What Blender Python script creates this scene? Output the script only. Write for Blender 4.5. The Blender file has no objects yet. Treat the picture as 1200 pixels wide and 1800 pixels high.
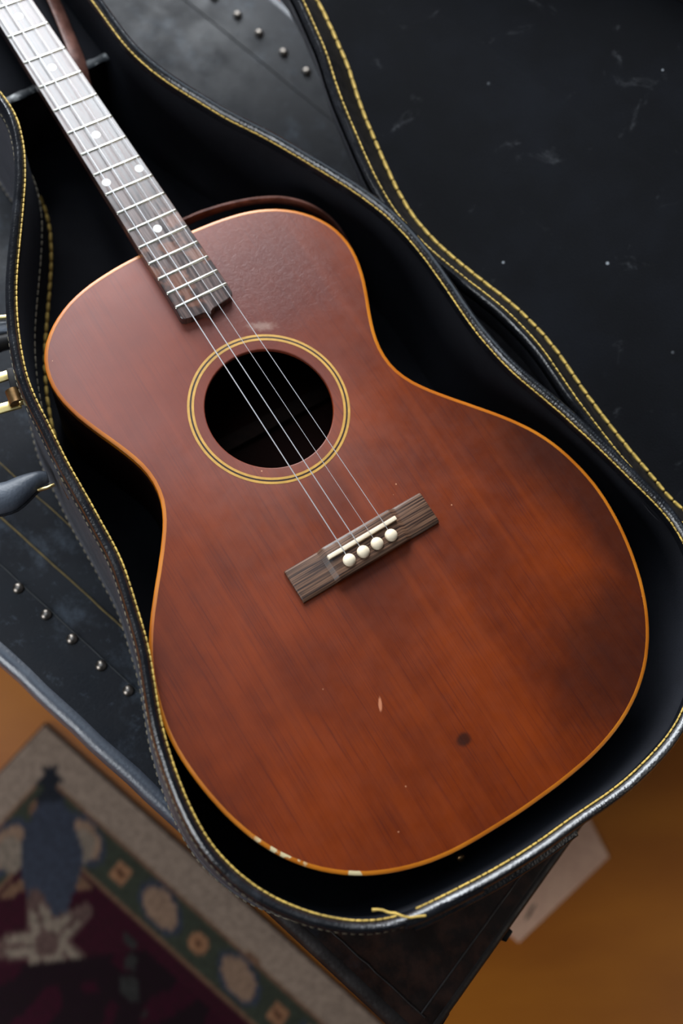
# Tenor guitar resting in an open black case on a leather-topped trunk, over a wood floor and a rug.
# Plan coordinates are millimetres: x right, y away from the photographer, z measured from the guitar's top face.
import bpy, bmesh, math, random
from mathutils import Vector, Matrix, noise as mnoise
random.seed(7)
C = bpy.context.scene.collection
GZ = 0.575                       # height of the guitar's top face above the floor, metres
TRUNK_Z = -125.0                 # trunk top
FLOOR_Z = -575.0

# ------------------------------------------------------------------ camera, world, lights, exposure
CAM = (-116.68,-196.83,663.73)
ROT = [(0.98861,-0.04693,0.143),(0,0.95014,0.31181),(-0.1505,-0.30826,0.93932)]
cd = bpy.data.cameras.new('camera'); cam = bpy.data.objects.new('camera', cd); C.objects.link(cam)
m = Matrix(ROT).transposed().to_4x4()
m.translation = Vector((CAM[0] * .001, CAM[1] * .001, CAM[2] * .001 + GZ))
cam.matrix_world = m
cd.sensor_fit = 'VERTICAL'; cd.sensor_height = 36; cd.sensor_width = 24; cd.lens = 35
cd.clip_start = .02
cd.dof.use_dof = True; cd.dof.focus_distance = .70; cd.dof.aperture_fstop = 2.7
bpy.context.scene.camera = cam

w = bpy.data.worlds.new('room_light'); bpy.context.scene.world = w; w.use_nodes = True
w.node_tree.nodes['Background'].inputs[0].default_value = (.50, .55, .62, 1)
w.node_tree.nodes['Background'].inputs[1].default_value = .055

def area(name, loc, target, sx, sy, power, col):
    l = bpy.data.lights.new(name, 'AREA'); l.shape = 'RECTANGLE'; l.size = sx; l.size_y = sy
    l.energy = power; l.color = col
    o = bpy.data.objects.new(name, l); C.objects.link(o)
    o.location = loc
    o.rotation_euler = (Vector(target) - Vector(loc)).to_track_quat('-Z', 'Y').to_euler()
    return o
area('window_light', (-.55, 1.70, 1.62), (-.45, .2, 1.50), 1.25, 1.7, 105, (.90, .95, 1.0))
area('ceiling_bounce', (-.95, .45, 2.6), (-.7, .3, 0), 1.5, 1.7, 11.5, (.72, .86, 1.0))
area('right_fill_light', (1.7, -.95, 1.35), (.3, -.2, .2), .7, 1.1, 3.0, (1.0, .93, .84))  # unseen fill lamp, added to brighten the floor and cardboard on the right
area('side_window_light', (-1.35, -.72, 1.08), (-.2, 0, .3), .65, .9, 12.5, (.92, .96, 1.0))

vs = bpy.context.scene.view_settings
bpy.context.scene.display_settings.display_device = 'sRGB'
vs.view_transform = 'Standard'; vs.look = 'None'; vs.exposure = 0.0; vs.gamma = 1.0; vs.use_curve_mapping = False

# ------------------------------------------------------------------ traced plans (mm)
BODY = [(-21.5,271.5),(-28.8,271.1),(-36,270.6),(-43.2,269.9),(-50.4,268.9),(-57.5,267.8),(-64.6,266.4),(-71.6,264.6),(-78.5,262.4),(-85.2,259.8),(-91.7,256.6),(-97.9,252.9),(-103.9,248.7),(-109.4,244),(-114.4,238.8),(-118.7,233),(-122.2,226.7),(-124.8,219.9),(-126.4,212.9),(-127.2,205.7),(-127.1,198.5),(-126.3,191.3),(-124.8,184.2),(-122.9,177.2),(-120.5,170.4),(-117.9,163.6),(-115.2,156.9),(-112.4,150.3),(-109.7,143.6),(-107.1,136.8),(-104.8,130),(-102.9,123),(-101.7,115.8),(-101.4,108.6),(-102,101.4),(-103.5,94.4),(-106,87.6),(-109.2,81.1),(-112.9,74.9),(-117,68.9),(-121.2,63),(-125.6,57.3),(-130,51.5),(-134.5,45.9),(-139,40.2),(-143.4,34.4),(-147.8,28.7),(-152,22.8),(-156,16.8),(-159.8,10.6),(-163.3,4.3),(-166.4,-2.3),(-169.1,-9),(-171.5,-15.8),(-173.6,-22.7),(-175.5,-29.7),(-177,-36.8),(-178.2,-43.9),(-178.9,-51.1),(-179.2,-58.3),(-179.1,-65.6),(-178.7,-72.8),(-178,-80),(-177.1,-87.2),(-176,-94.3),(-174.6,-101.4),(-173.1,-108.5),(-171.2,-115.5),(-169,-122.4),(-166.6,-129.2),(-163.7,-135.8),(-160.5,-142.3),(-157,-148.6),(-153.1,-154.7),(-148.8,-160.5),(-144.2,-166.1),(-139.2,-171.4),(-133.9,-176.3),(-128.4,-180.9),(-122.5,-185.2),(-116.5,-189.2),(-110.2,-192.7),(-103.7,-195.9),(-97.1,-198.8),(-90.3,-201.4),(-83.4,-203.7),(-76.5,-205.7),(-69.4,-207.3),(-62.3,-208.7),(-55.2,-209.7),(-48,-210.5),(-40.8,-211.2),(-33.6,-211.7),(-26.3,-212.2),(-19.1,-212.6),(-11.9,-213),(-4.7,-213.2),(2.6,-213.3),(9.8,-213.3),(17,-213.3),(24.3,-213.2),(31.5,-212.9),(38.7,-212.5),(46,-212),(53.2,-211.3),(60.3,-210.3),(67.5,-209.1),(74.5,-207.6),(81.5,-205.8),(88.4,-203.7),(95.2,-201.2),(101.9,-198.3),(108.4,-195.1),(114.6,-191.5),(120.7,-187.5),(126.5,-183.2),(132,-178.5),(137.1,-173.4),(142,-168.1),(146.5,-162.4),(150.7,-156.5),(154.6,-150.4),(158.1,-144.1),(161.3,-137.6),(164.3,-131),(166.9,-124.3),(169.3,-117.5),(171.5,-110.6),(173.4,-103.6),(175.1,-96.6),(176.6,-89.5),(177.7,-82.3),(178.6,-75.1),(179.2,-67.9),(179.4,-60.7),(179.3,-53.5),(178.7,-46.3),(177.8,-39.1),(176.5,-32),(175,-24.9),(173.1,-17.9),(170.8,-11),(168.1,-4.3),(165,2.2),(161.5,8.5),(157.6,14.6),(153.5,20.6),(149.2,26.4),(144.7,32.1),(140.1,37.7),(135.5,43.2),(130.9,48.8),(126.2,54.3),(121.6,59.9),(117.1,65.5),(112.6,71.3),(108.5,77.2),(104.7,83.3),(101.6,89.9),(99.3,96.7),(98,103.8),(97.8,111.1),(98.5,118.3),(100,125.3),(102.1,132.2),(104.7,139),(107.5,145.6),(110.5,152.2),(113.6,158.8),(116.5,165.4),(119.3,172.1),(121.7,178.9),(123.8,185.8),(125.4,192.9),(126.4,200),(126.6,207.3),(125.9,214.5),(124.4,221.5),(121.9,228.3),(118.5,234.7),(114.4,240.7),(109.7,246.1),(104.4,251),(98.6,255.3),(92.4,259.1),(85.8,262.2),(79.1,264.8),(72.1,266.8),(65.1,268.4),(57.9,269.5),(50.7,270.4),(43.5,271),(36.3,271.4),(29.1,271.7),(21.9,271.9),(14.6,272),(7.4,272),(0.2,272),(-7.1,271.9),(-14.3,271.7)]
RIM = [(-195.2,451.6),(-198.7,457),(-202.3,462.4),(-206,467.7),(-209.6,473),(-213.3,478.4),(-216.9,483.7),(-220.5,489.1),(-224.1,494.4),(-227.7,499.8),(-231.2,505.2),(-234.7,510.6),(-238.2,516.1),(-241.7,521.5),(-245.1,527),(-248.5,532.5),(-251.8,538),(-255.2,543.6),(-258.5,549.1),(-261.8,554.7),(-265,560.3),(-268.2,565.9),(-271.4,571.5),(-274.6,577.1),(-277.6,582.8),(-280.7,588.5),(-283.7,594.2),(-286.6,600),(-289.6,605.7),(-292.5,611.5),(-295.3,617.3),(-298.2,623.1),(-301,628.9),(-303.9,634.7),(-306.7,640.5),(-309.6,646.3),(-312.4,652.1),(-315.3,657.9),(-318.2,663.6),(-321.1,669.4),(-323.9,675.2),(-326.7,681),(-329.5,686.9),(-332.4,692.7),(-335.2,698.5),(-338.3,704.2),(-341.5,709.7),(-345,715.2),(-348.8,720.4),(-352.9,725.4),(-357.2,730.2),(-361.8,734.8),(-366.6,739.1),(-371.8,743),(-377.3,746.3),(-383.2,748.9),(-389.4,750.6),(-395.8,751.3),(-402.3,751.1),(-408.7,750),(-414.9,748.3),(-420.9,746.1),(-426.8,743.3),(-432.4,740.1),(-437.7,736.5),(-442.8,732.4),(-447.4,728),(-451.6,723),(-455,717.6),(-457.6,711.7),(-459.1,705.4),(-459.4,698.9),(-458.9,692.5),(-457.5,686.2),(-455.7,680),(-453.5,673.9),(-451.1,667.9),(-448.3,662.1),(-445.3,656.4),(-442.1,650.8),(-438.6,645.3),(-434.9,640),(-431.2,634.8),(-427.4,629.5),(-423.6,624.3),(-419.8,619),(-416.1,613.8),(-412.5,608.4),(-408.8,603.1),(-405.2,597.8),(-401.6,592.4),(-397.9,587.1),(-394.3,581.7),(-390.7,576.4),(-387.1,571),(-383.5,565.6),(-379.9,560.2),(-376.4,554.8),(-372.9,549.4),(-369.4,544),(-365.9,538.5),(-362.5,533.1),(-359.1,527.6),(-355.8,522),(-352.5,516.5),(-349.2,510.9),(-345.9,505.4),(-342.7,499.8),(-339.4,494.2),(-336.2,488.5),(-333.1,482.9),(-329.9,477.3),(-326.7,471.7),(-323.6,466),(-320.4,460.4),(-317.3,454.7),(-314.2,449.1),(-311,443.4),(-307.9,437.8),(-304.8,432.1),(-301.7,426.5),(-298.6,420.8),(-295.5,415.1),(-292.5,409.4),(-289.5,403.7),(-286.5,398),(-283.5,392.2),(-280.4,386.5),(-277.3,380.9),(-274.1,375.3),(-270.8,369.7),(-267.4,364.3),(-263.8,358.9),(-260.1,353.6),(-256.4,348.3),(-252.9,342.8),(-249.8,337.2),(-247.2,331.3),(-245.1,325.2),(-243.4,318.9),(-242,312.6),(-240.8,306.3),(-239.9,299.9),(-239.3,293.5),(-238.8,287),(-238.5,280.6),(-238.3,274.1),(-238.3,267.6),(-238.4,261.2),(-238.5,254.7),(-238.6,248.3),(-238.8,241.8),(-239,235.3),(-239.2,228.9),(-239.4,222.4),(-239.6,216),(-239.8,209.5),(-239.9,203.1),(-240,196.6),(-239.9,190.1),(-239.7,183.7),(-239.3,177.2),(-238.8,170.8),(-238.2,164.4),(-237.4,157.9),(-236.6,151.5),(-235.5,145.2),(-234.4,138.8),(-233.1,132.5),(-231.7,126.2),(-230.1,119.9),(-228.2,113.7),(-226,107.7),(-223.5,101.7),(-220.8,95.8),(-218,90),(-215,84.3),(-212.2,78.5),(-209.4,72.7),(-206.6,66.8),(-203.8,61),(-200.9,55.2),(-197.9,49.5),(-194.8,43.8),(-191.6,38.2),(-188.5,32.6),(-185.3,26.9),(-182.2,21.3),(-179.2,15.6),(-176.1,9.9),(-173,4.2),(-169.9,-1.5),(-166.9,-7.2),(-164.1,-13),(-161.5,-18.9),(-159.2,-25),(-157.2,-31.1),(-155.2,-37.2),(-153.3,-43.4),(-151.4,-49.6),(-149.5,-55.7),(-147.6,-61.9),(-145.8,-68.1),(-144.2,-74.4),(-142.8,-80.7),(-141.6,-87),(-140.6,-93.4),(-139.5,-99.8),(-138.5,-106.2),(-137.4,-112.5),(-136.2,-118.9),(-134.8,-125.2),(-133.2,-131.4),(-131.4,-137.7),(-129.5,-143.8),(-127.5,-150),(-125.3,-156.1),(-123,-162.1),(-120.6,-168.1),(-118,-174),(-115.2,-179.8),(-112.2,-185.6),(-109,-191.2),(-105.5,-196.6),(-101.7,-201.8),(-97.5,-206.7),(-93,-211.4),(-88.4,-215.8),(-83.4,-220),(-78.3,-224),(-73,-227.6),(-67.5,-230.9),(-61.8,-234),(-55.9,-236.7),(-50,-239.2),(-43.9,-241.5),(-37.7,-243.5),(-31.5,-245.1),(-25.2,-246.5),(-18.8,-247.6),(-12.4,-248.2),(-5.9,-248.4),(0.5,-248.1),(6.9,-247.3),(13.2,-245.9),(19.4,-244.1),(25.6,-242.1),(31.6,-239.9),(37.7,-237.6),(43.7,-235.3),(49.7,-232.9),(55.7,-230.5),(61.7,-228.1),(67.7,-225.6),(73.6,-223.1),(79.5,-220.4),(85.3,-217.7),(91.2,-214.9),(96.9,-212),(102.7,-209),(108.4,-206),(114,-202.8),(119.6,-199.6),(125.2,-196.4),(130.9,-193.2),(136.5,-190.2),(142.3,-187.1),(148,-184.1),(153.7,-181.1),(159.3,-177.9),(164.8,-174.6),(170.3,-171.1),(175.6,-167.4),(180.8,-163.6),(185.9,-159.7),(191,-155.6),(195.9,-151.5),(200.7,-147.2),(205.3,-142.7),(209.7,-137.9),(213.8,-132.9),(217.5,-127.6),(221,-122.2),(224.2,-116.6),(227.2,-110.9),(230.1,-105.1),(232.8,-99.2),(235.2,-93.2),(237.5,-87.2),(239.5,-81),(241.3,-74.8),(242.8,-68.5),(244.1,-62.2),(245,-55.8),(245.5,-49.4),(245.6,-42.9),(245.2,-36.5),(244.4,-30),(243.2,-23.7),(241.7,-17.4),(240,-11.2),(237.9,-5.1),(235.5,0.9),(232.7,6.7),(229.5,12.3),(225.8,17.7),(221.9,22.8),(217.7,27.7),(213.5,32.6),(209.2,37.4),(205,42.3),(200.8,47.2),(196.6,52.2),(192.4,57.1),(188.2,61.9),(183.8,66.7),(179.5,71.5),(175.1,76.2),(170.7,80.9),(166.2,85.6),(161.8,90.3),(157.3,95),(152.7,99.5),(148.1,104),(143.4,108.4),(138.6,112.9),(134,117.3),(129.3,121.8),(124.8,126.4),(120.4,131.2),(116.2,136.1),(112.2,141.1),(108.3,146.3),(104.5,151.5),(100.8,156.8),(97.3,162.2),(93.9,167.7),(90.7,173.3),(87.6,179),(84.5,184.7),(81.5,190.4),(78.4,196),(75.2,201.7),(72,207.3),(68.8,212.9),(65.5,218.5),(62.2,224),(58.7,229.4),(55,234.8),(51.3,240),(47.4,245.2),(43.3,250.2),(39.1,255.1),(34.7,259.8),(30.1,264.3),(25.3,268.7),(20.4,272.8),(15.4,276.9),(10.3,280.9),(5.1,284.8),(-0.2,288.5),(-5.5,292.2),(-10.8,295.9),(-16.2,299.4),(-21.6,303),(-27,306.6),(-32.3,310.1),(-37.7,313.7),(-43.2,317.2),(-48.6,320.7),(-54.1,324),(-59.7,327.3),(-65.3,330.5),(-71,333.5),(-76.7,336.5),(-82.4,339.6),(-88,342.8),(-93.5,346.2),(-98.9,349.8),(-104.2,353.5),(-109.5,357.1),(-114.9,360.8),(-120.2,364.4),(-125.5,368.1),(-130.8,371.9),(-135.9,375.8),(-140.9,379.9),(-145.8,384.1),(-150.4,388.6),(-155,393.2),(-159.3,398),(-163.5,402.9),(-167.4,408),(-171.1,413.3),(-174.7,418.7),(-178.1,424.2),(-181.5,429.7),(-184.9,435.2),(-188.2,440.7),(-191.7,446.2)]
GA = Vector((-.50167, .86506)); GL = Vector((.86506, .50167))      # guitar's axis and its cross direction
def g2w(x, y): return (GL.x * x + GA.x * y, GL.y * x + GA.y * y)

# ------------------------------------------------------------------ materials
def lin(c):
    return tuple(((v / 255) / 12.92 if v / 255 <= .04045 else ((v / 255 + .055) / 1.055) ** 2.4) for v in c) + (1,)
class N:
    """A small node-graph writer."""
    def __init__(s, name):
        s.m = bpy.data.materials.new(name); s.m.use_nodes = True; s.t = s.m.node_tree
        s.b = s.t.nodes['Principled BSDF']
        s.co = s.t.nodes.new('ShaderNodeTexCoord').outputs['Object']
    def set(s, k, v):
        if hasattr(v, 'node'): s.t.links.new(v, s.b.inputs[k])
        else: s.b.inputs[k].default_value = v
    def node(s, kind, ins, **kw):
        n = s.t.nodes.new(kind)
        for k, v in kw.items(): setattr(n, k, v)
        for k, v in ins.items():
            if hasattr(v, 'node'): s.t.links.new(v, n.inputs[k])
            else: n.inputs[k].default_value = v
        return n
    def scale(s, sc): return s.node('ShaderNodeMapping', {'Vector': s.co, 'Scale': sc}).outputs[0]
    def noise(s, sc, detail=3, rough=.55, dist=0):
        v = s.scale(sc) if isinstance(sc, tuple) else s.scale((sc, sc, sc))
        return s.node('ShaderNodeTexNoise', {'Vector': v, 'Scale': 1.0, 'Detail': detail, 'Roughness': rough, 'Distortion': dist}).outputs['Fac']
    def ramp(s, f, a, b, lo=0., hi=1., smooth=True):
        return s.node('ShaderNodeMapRange', {'Value': f, 'From Min': a, 'From Max': b, 'To Min': lo, 'To Max': hi},
                      interpolation_type='SMOOTHSTEP' if smooth else 'LINEAR').outputs[0]
    def mix(s, f, a, b, mode='MIX'):
        n = s.t.nodes.new('ShaderNodeMix'); n.data_type = 'RGBA'; n.blend_type = mode
        for i, v in ((0, f), (6, a), (7, b)):
            if hasattr(v, 'node'): s.t.links.new(v, n.inputs[i])
            else: n.inputs[i].default_value = v
        return n.outputs[2]
    def math(s, op, a, b=0.): return s.node('ShaderNodeMath', {0: a, 1: b}, operation=op).outputs[0]
    def blob(s, cx, cy, rx, ry, soft=.5, ang=0, jit=0., jsc=60):
        """1 inside an ellipse in the thing's own x, y (metres), fading to 0."""
        v = s.node('ShaderNodeMapping', {'Vector': s.co, 'Location': (cx, cy, 0), 'Rotation': (0, 0, ang), 'Scale': (rx, ry, 1000)}, vector_type='TEXTURE').outputs[0]
        d = s.node('ShaderNodeVectorMath', {0: v}, operation='LENGTH').outputs['Value']
        if jit: d = s.math('ADD', d, s.math('MULTIPLY', s.math('SUBTRACT', s.noise(jsc, 5, .65), .5), jit))
        return s.ramp(d, 1 - soft, 1 + soft, 1, 0)
    def bump(s, h, strength, dist=.001):
        n = s.node('ShaderNodeBump', {'Height': h, 'Strength': strength, 'Distance': dist})
        s.t.links.new(n.outputs[0], s.b.inputs['Normal'])
M = {}
def plain(name, col, rough=.5, metal=0., spec=.5, var=.0, bump=0., bsc=800):
    g = N(name); c = lin(col)
    if var:
        f = g.noise(120, 4); lo = tuple(v * (1 - var) for v in c[:3]) + (1,); hi = tuple(min(1, v * (1 + var)) for v in c[:3]) + (1,)
        g.set('Base Color', g.mix(g.ramp(f, .3, .7), lo, hi))
    else: g.set('Base Color', c)
    g.set('Roughness', rough); g.set('Metallic', metal); g.set('Specular IOR Level', spec)
    if bump: g.bump(g.noise(bsc, 3), bump, .0006)
    M[name] = g.m; return g
plain('thread', (220, 184, 92), .6, var=.25, bump=.5, bsc=2500)
plain('olive_thread', (96, 80, 40), .7, var=.3)
plain('crease', (40, 42, 44), .6, var=.3)
plain('pale_thread', (150, 138, 112), .65, var=.3)
plain('dull_thread', (120, 112, 96), .7, var=.3)
plain('fret_wire', (238, 234, 220), .34, 1.)
plain('string_steel', (238, 238, 240), .42, .7)
plain('pearl', (245, 243, 238), .3)
plain('bone', (250, 230, 200), .38, var=.08)
plain('brass', (214, 190, 128), .28, 1., var=.15)
plain('aged_brass', (150, 116, 78), .38, 1., var=.35)
plain('nickel', (136, 128, 120), .34, 1.)
plain('dark_iron', (26, 24, 24), .5, .6)
plain('rosette_tan', (204, 156, 74), .4, var=.12)
plain('rosette_dark', (46, 22, 14), .4)
plain('inside_wood', (52, 30, 20), .8, var=.2)
plain('neck_wood', (84, 34, 20), .35, var=.15)

def leather(name, base, dust, rough=(.34, .5), bump=.35, bsc=520, dust_amt=.5, dsc=16):
    g = N(name)
    d = g.ramp(g.noise(dsc, 6, .62), .50, .78)
    g.set('Base Color', g.mix(g.math('MULTIPLY', d, dust_amt), lin(base), lin(dust)))
    g.set('Roughness', g.ramp(g.noise(45, 4), .3, .7, *rough))
    vor = g.node('ShaderNodeTexVoronoi', {'Vector': g.scale((bsc, bsc, bsc)), 'Scale': 1.0}, feature='F1').outputs['Distance']
    g.bump(g.math('ADD', vor, g.noise(bsc * .6, 3)), bump, .0004)
    M[name] = g.m; return g
leather('black_vinyl', (74, 74, 80), (92, 94, 100), (.34, .52), .4, 620, .35, 30)
leather('binding_vinyl', (20, 21, 25), (64, 68, 76), (.20, .32), .3, 600, .3, 60).set('Specular IOR Level', .85)
leather('handle_leather', (84, 90, 100), (150, 154, 160), (.36, .5), .3, 500, .5, 40)
leather('roll_leather', (56, 62, 74), (92, 98, 108), (.30, .44), .2, 420, .5, 40).set('Specular IOR Level', 1.0)
g = leather('worn_edge', (58, 62, 66), (244, 246, 244), (.4, .6), .5, 300, 1.0, 120)
g = N('trunk_leather')
dust = g.math('MULTIPLY', g.ramp(g.noise(22, 7, .68), .52, .74), .5)
fine = g.math('MULTIPLY', g.ramp(g.noise(130, 5, .7), .56, .75), .35)
col = g.mix(g.math('MAXIMUM', dust, fine), lin((17, 20, 27)), lin((82, 92, 104)))  # dust and scuffs, tinted blue to paint in the leather's sheen
brown = g.blob(.625, -.20, .11, .16, .25, 0, .9, 22)                 # the worn brown end of the lid
col = g.mix(brown, col, g.mix(g.ramp(g.noise(40, 6, .65), .4, .65), lin((22, 12, 9)), lin((50, 29, 21))))
g.set('Base Color', col); g.set('Roughness', g.ramp(g.noise(30, 5), .3, .7, .40, .62)); g.set('Specular IOR Level', .32)
g.bump(g.math('ADD', g.noise(420, 4), g.noise(60, 4)), .3, .0006); M['trunk_leather'] = g.m

def plush(name, a, b, dust=True):
    g = N(name)
    f = g.ramp(g.noise(9, 6, .65), .35, .7)
    col = g.mix(f, lin(a), lin(b))
    if dust:
        v = g.node('ShaderNodeTexVoronoi', {'Vector': g.scale((34, 34, 34)), 'Scale': 1.0, 'Randomness': 1.0}, feature='F1').outputs['Distance']
        col = g.mix(g.math('MULTIPLY', g.ramp(v, .055, .03), g.ramp(g.noise(20, 2), .5, .62)), col, lin((150, 155, 160)))
        col = g.mix(g.math('MULTIPLY', g.ramp(g.noise(28, 6, .7, .6), .6, .75), .22), col, lin((110, 112, 116)))
    g.set('Base Color', col); g.set('Roughness', .95); g.set('Specular IOR Level', .15)
    g.set('Sheen Weight', .06); g.set('Sheen Roughness', .5); g.set('Sheen Tint', lin((150, 158, 180)))
    g.bump(g.noise(900, 4, .7), .5, .0008)
    M[name] = g.m
plush('lid_plush', (9, 10, 13), (16, 18, 23))
plush('case_plush', (19, 19, 23), (29, 30, 35), False)
plain('lip_lining', (24, 21, 20), .75, var=.6, bump=.4, spec=.15)

# guitar top: red-brown mahogany, darker grimy patches on the right, wear near the fingerboard
g = N('mahogany_top')
grain = g.noise((900, 14, 9), 4, .65, .3)
streak = g.noise((90, 3.2, 3), 4, .6, .4)
cloud = g.noise(14, 5, .6)
col = g.mix(g.ramp(cloud, .25, .75), lin((94, 33, 6)), lin((125, 49, 10)))
col = g.mix(g.math('MULTIPLY', g.ramp(grain, .48, .7), .55), col, lin((74, 24, 14)))
col = g.mix(g.math('MULTIPLY', g.ramp(streak, .45, .75), .35), col, lin((140, 58, 14)))
pale = g.blob(-.045, .215, .13, .115, .6, .2, .5, 30)  # window sheen on the upper bout, painted into the wood colour
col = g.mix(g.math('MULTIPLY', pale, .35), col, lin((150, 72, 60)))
grime = g.math('MAXIMUM', g.blob(.166, -.012, .036, .075, .8, .30, .6, 30), g.math('MAXIMUM', g.blob(.118, -.162, .060, .042, .6, .5, .8, 40), g.blob(.178, -.075, .03, .10, .6, -.1, .7, 50)))
col = g.mix(g.math('MULTIPLY', grime, .66), col, lin((38, 18, 14)))
worn = g.blob(.05, .215, .055, .05, .7, 0, 1.1, 30)
col = g.mix(g.math('MULTIPLY', worn, .45), col, lin((78, 40, 38)))
col = g.mix(g.math('MULTIPLY', g.blob(-.0138, -.1536, .005, .0042, .4, 0, .6, 200), .8), col, lin((36, 18, 12)))
col = g.mix(g.math('MULTIPLY', g.blob(.0285, .1765, .009, .0030, .7, -.45, 2.0, 320), .45), col, lin((190, 160, 145)))
col = g.mix(g.blob(-.0494, -.104, .0012, .0046, .3, -.5, .8, 260), col, lin((190, 120, 86)))
spk = g.node('ShaderNodeTexVoronoi', {'Vector': g.scale((70, 70, 70)), 'Scale': 1.0}, feature='F1').outputs['Distance']
col = g.mix(g.math('MULTIPLY', g.ramp(spk, .045, .03), g.ramp(g.noise(60, 1), .56, .6)), col, lin((190, 130, 96)))
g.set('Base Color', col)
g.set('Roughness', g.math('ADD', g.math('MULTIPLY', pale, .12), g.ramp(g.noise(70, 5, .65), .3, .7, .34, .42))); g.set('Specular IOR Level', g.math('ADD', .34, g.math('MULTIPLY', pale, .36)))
dent = g.math('MULTIPLY', g.noise(210, 5, .7, 1.5), g.math('MULTIPLY', worn, .7))
g.bump(g.math('ADD', g.math('ADD', g.math('MULTIPLY', grain, .12), dent), g.math('MULTIPLY', g.noise(16, 2), .25)), .35, .0012)
M['mahogany_top'] = g.m
g = N('mahogany_side'); col = g.mix(g.ramp(g.noise((8, 8, 200), 4), .3, .7), lin((34, 14, 9)), lin((58, 24, 14)))
g.set('Base Color', col); g.set('Roughness', .7); g.set('Specular IOR Level', .2); M['mahogany_side'] = g.m
g = N('amber_binding')
chip = g.math('MAXIMUM', g.math('MULTIPLY', g.blob(-.155, -.147, .018, .018, .3, 0, .3), g.ramp(g.noise(170, 3), .5, .54)), g.blob(-.1226, -.186, .0042, .006, .1))
g.set('Base Color', g.mix(chip, g.mix(g.ramp(g.noise(18, 4), .3, .7), lin((182, 98, 20)), lin((212, 128, 34))), lin((236, 218, 170))))
g.set('Roughness', .3); M['amber_binding'] = g.m
def rosewood(name, a, b, sc, rough):
    g = N(name); f = g.noise(sc, 5, .6, .2)
    c_ = g.mix(g.ramp(f, .36, .66), lin(a), lin(b))
    if name == 'fingerboard_wood': c_ = g.mix(g.math('MULTIPLY', g.ramp(g.noise(55, 3), .5, .62), g.math('MULTIPLY', g.blob(0, .25, .04, .05, .3), .5)), c_, lin((146, 92, 66)))
    g.set('Base Color', c_)
    g.set('Roughness', g.ramp(g.noise(sc, 4), .3, .7, *rough)); g.bump(f, .08, .0003); M[name] = g.m
rosewood('fingerboard_wood', (42, 30, 30), (92, 66, 58), (420, 22, 22), (.12, .30))
b_ = M['fingerboard_wood'].node_tree.nodes['Principled BSDF']
b_.inputs['Specular IOR Level'].default_value = .54; b_.inputs['Coat Weight'].default_value = .35; b_.inputs['Coat Roughness'].default_value = .42
rosewood('bridge_wood', (46, 31, 27), (126, 92, 70), (20, 1000, 26), (.36, .5))
g = N('strap_leather'); g.set('Base Color', g.mix(g.ramp(g.noise(90, 4), .3, .7), lin((88, 54, 45)), lin((134, 92, 80)))); g.set('Roughness', .45)
g.bump(g.noise(500, 4), .4, .0006); M['strap_leather'] = g.m
g = N('floor_wood')
f1 = g.node('ShaderNodeTexNoise', {'Vector': g.node('ShaderNodeMapping', {'Vector': g.co, 'Rotation': (0, 0, -.5), 'Scale': (3, 9, 1)}).outputs[0], 'Scale': 1.0, 'Detail': 5.0}).outputs['Fac']
g.set('Base Color', g.mix(g.ramp(f1, .3, .7), lin((182, 102, 20)), lin((208, 124, 30)))); g.set('Roughness', .38); M['floor_wood'] = g.m
g = N('rug_wool'); a = g.t.nodes.new('ShaderNodeVertexColor'); a.layer_name = 'Col'
g.set('Base Color', g.mix(g.ramp(g.noise(160, 4), .3, .7, 0, .35), a.outputs[0], lin((30, 24, 22)))); g.set('Roughness', .95); g.set('Specular IOR Level', .1)
g.bump(g.noise(420, 3), .7, .002); M['rug_wool'] = g.m
plain('cardboard', (252, 200, 170), .8, var=.08)
plain('pencil', (120, 92, 80), .9)
leather('trunk_side', (28, 20, 18), (60, 46, 40), (.4, .6), .3, 300, .5, 30)

# ------------------------------------------------------------------ building helpers
def finish(o, mat, label=None):
    me = o.data
    if mat: me.materials.append(M[mat])
    for p in me.polygons: p.use_smooth = True
    me.set_sharp_from_angle(angle=math.radians(38))
    if label: o['label'] = label
def things(name, at, rz=0., label=None, cat=None, group=None):
    """An Empty at a thing's base; AT is in plan mm."""
    o = bpy.data.objects.new(name, None); C.objects.link(o); o.empty_display_size = .05
    o.location = (at[0] * .001, at[1] * .001, at[2] * .001 + GZ); o.rotation_euler = (0, 0, rz)
    o['label'] = label; o['category'] = cat
    if group: o['group'] = group
    return o
def inv_of(root): return (Matrix.Translation(root.location) @ Matrix.Rotation(root.rotation_euler.z, 4, 'Z')).inverted()
MM = Matrix.Translation((0, 0, GZ)) @ Matrix.Diagonal((.001, .001, .001, 1))
def obj(name, bm, mat, root, parent=None, label=None, kind=None, M2=None, flat=False):
    """Link a bmesh given in plan mm as one mesh, child of PARENT (a part) or of ROOT (the thing)."""
    if M2: bm.transform(M2)
    bm.transform((inv_of(root) if root else Matrix()) @ MM)
    bmesh.ops.recalc_face_normals(bm, faces=bm.faces[:])
    me = bpy.data.meshes.new(name); bm.to_mesh(me); bm.free()
    o = bpy.data.objects.new(name, me); C.objects.link(o)
    finish(o, mat, label)
    if flat:
        for p in me.polygons: p.use_smooth = False
    if root: o.parent = parent or root
    if kind: o['kind'] = kind
    return o
def offset(loop, d):
    n = len(loop); out = []
    for i in range(n):
        a = Vector(loop[i - 1]); b = Vector(loop[(i + 1) % n]); t = (b - a).normalized()
        out.append((loop[i][0] + t.y * d, loop[i][1] - t.x * d))
    return out
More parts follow.
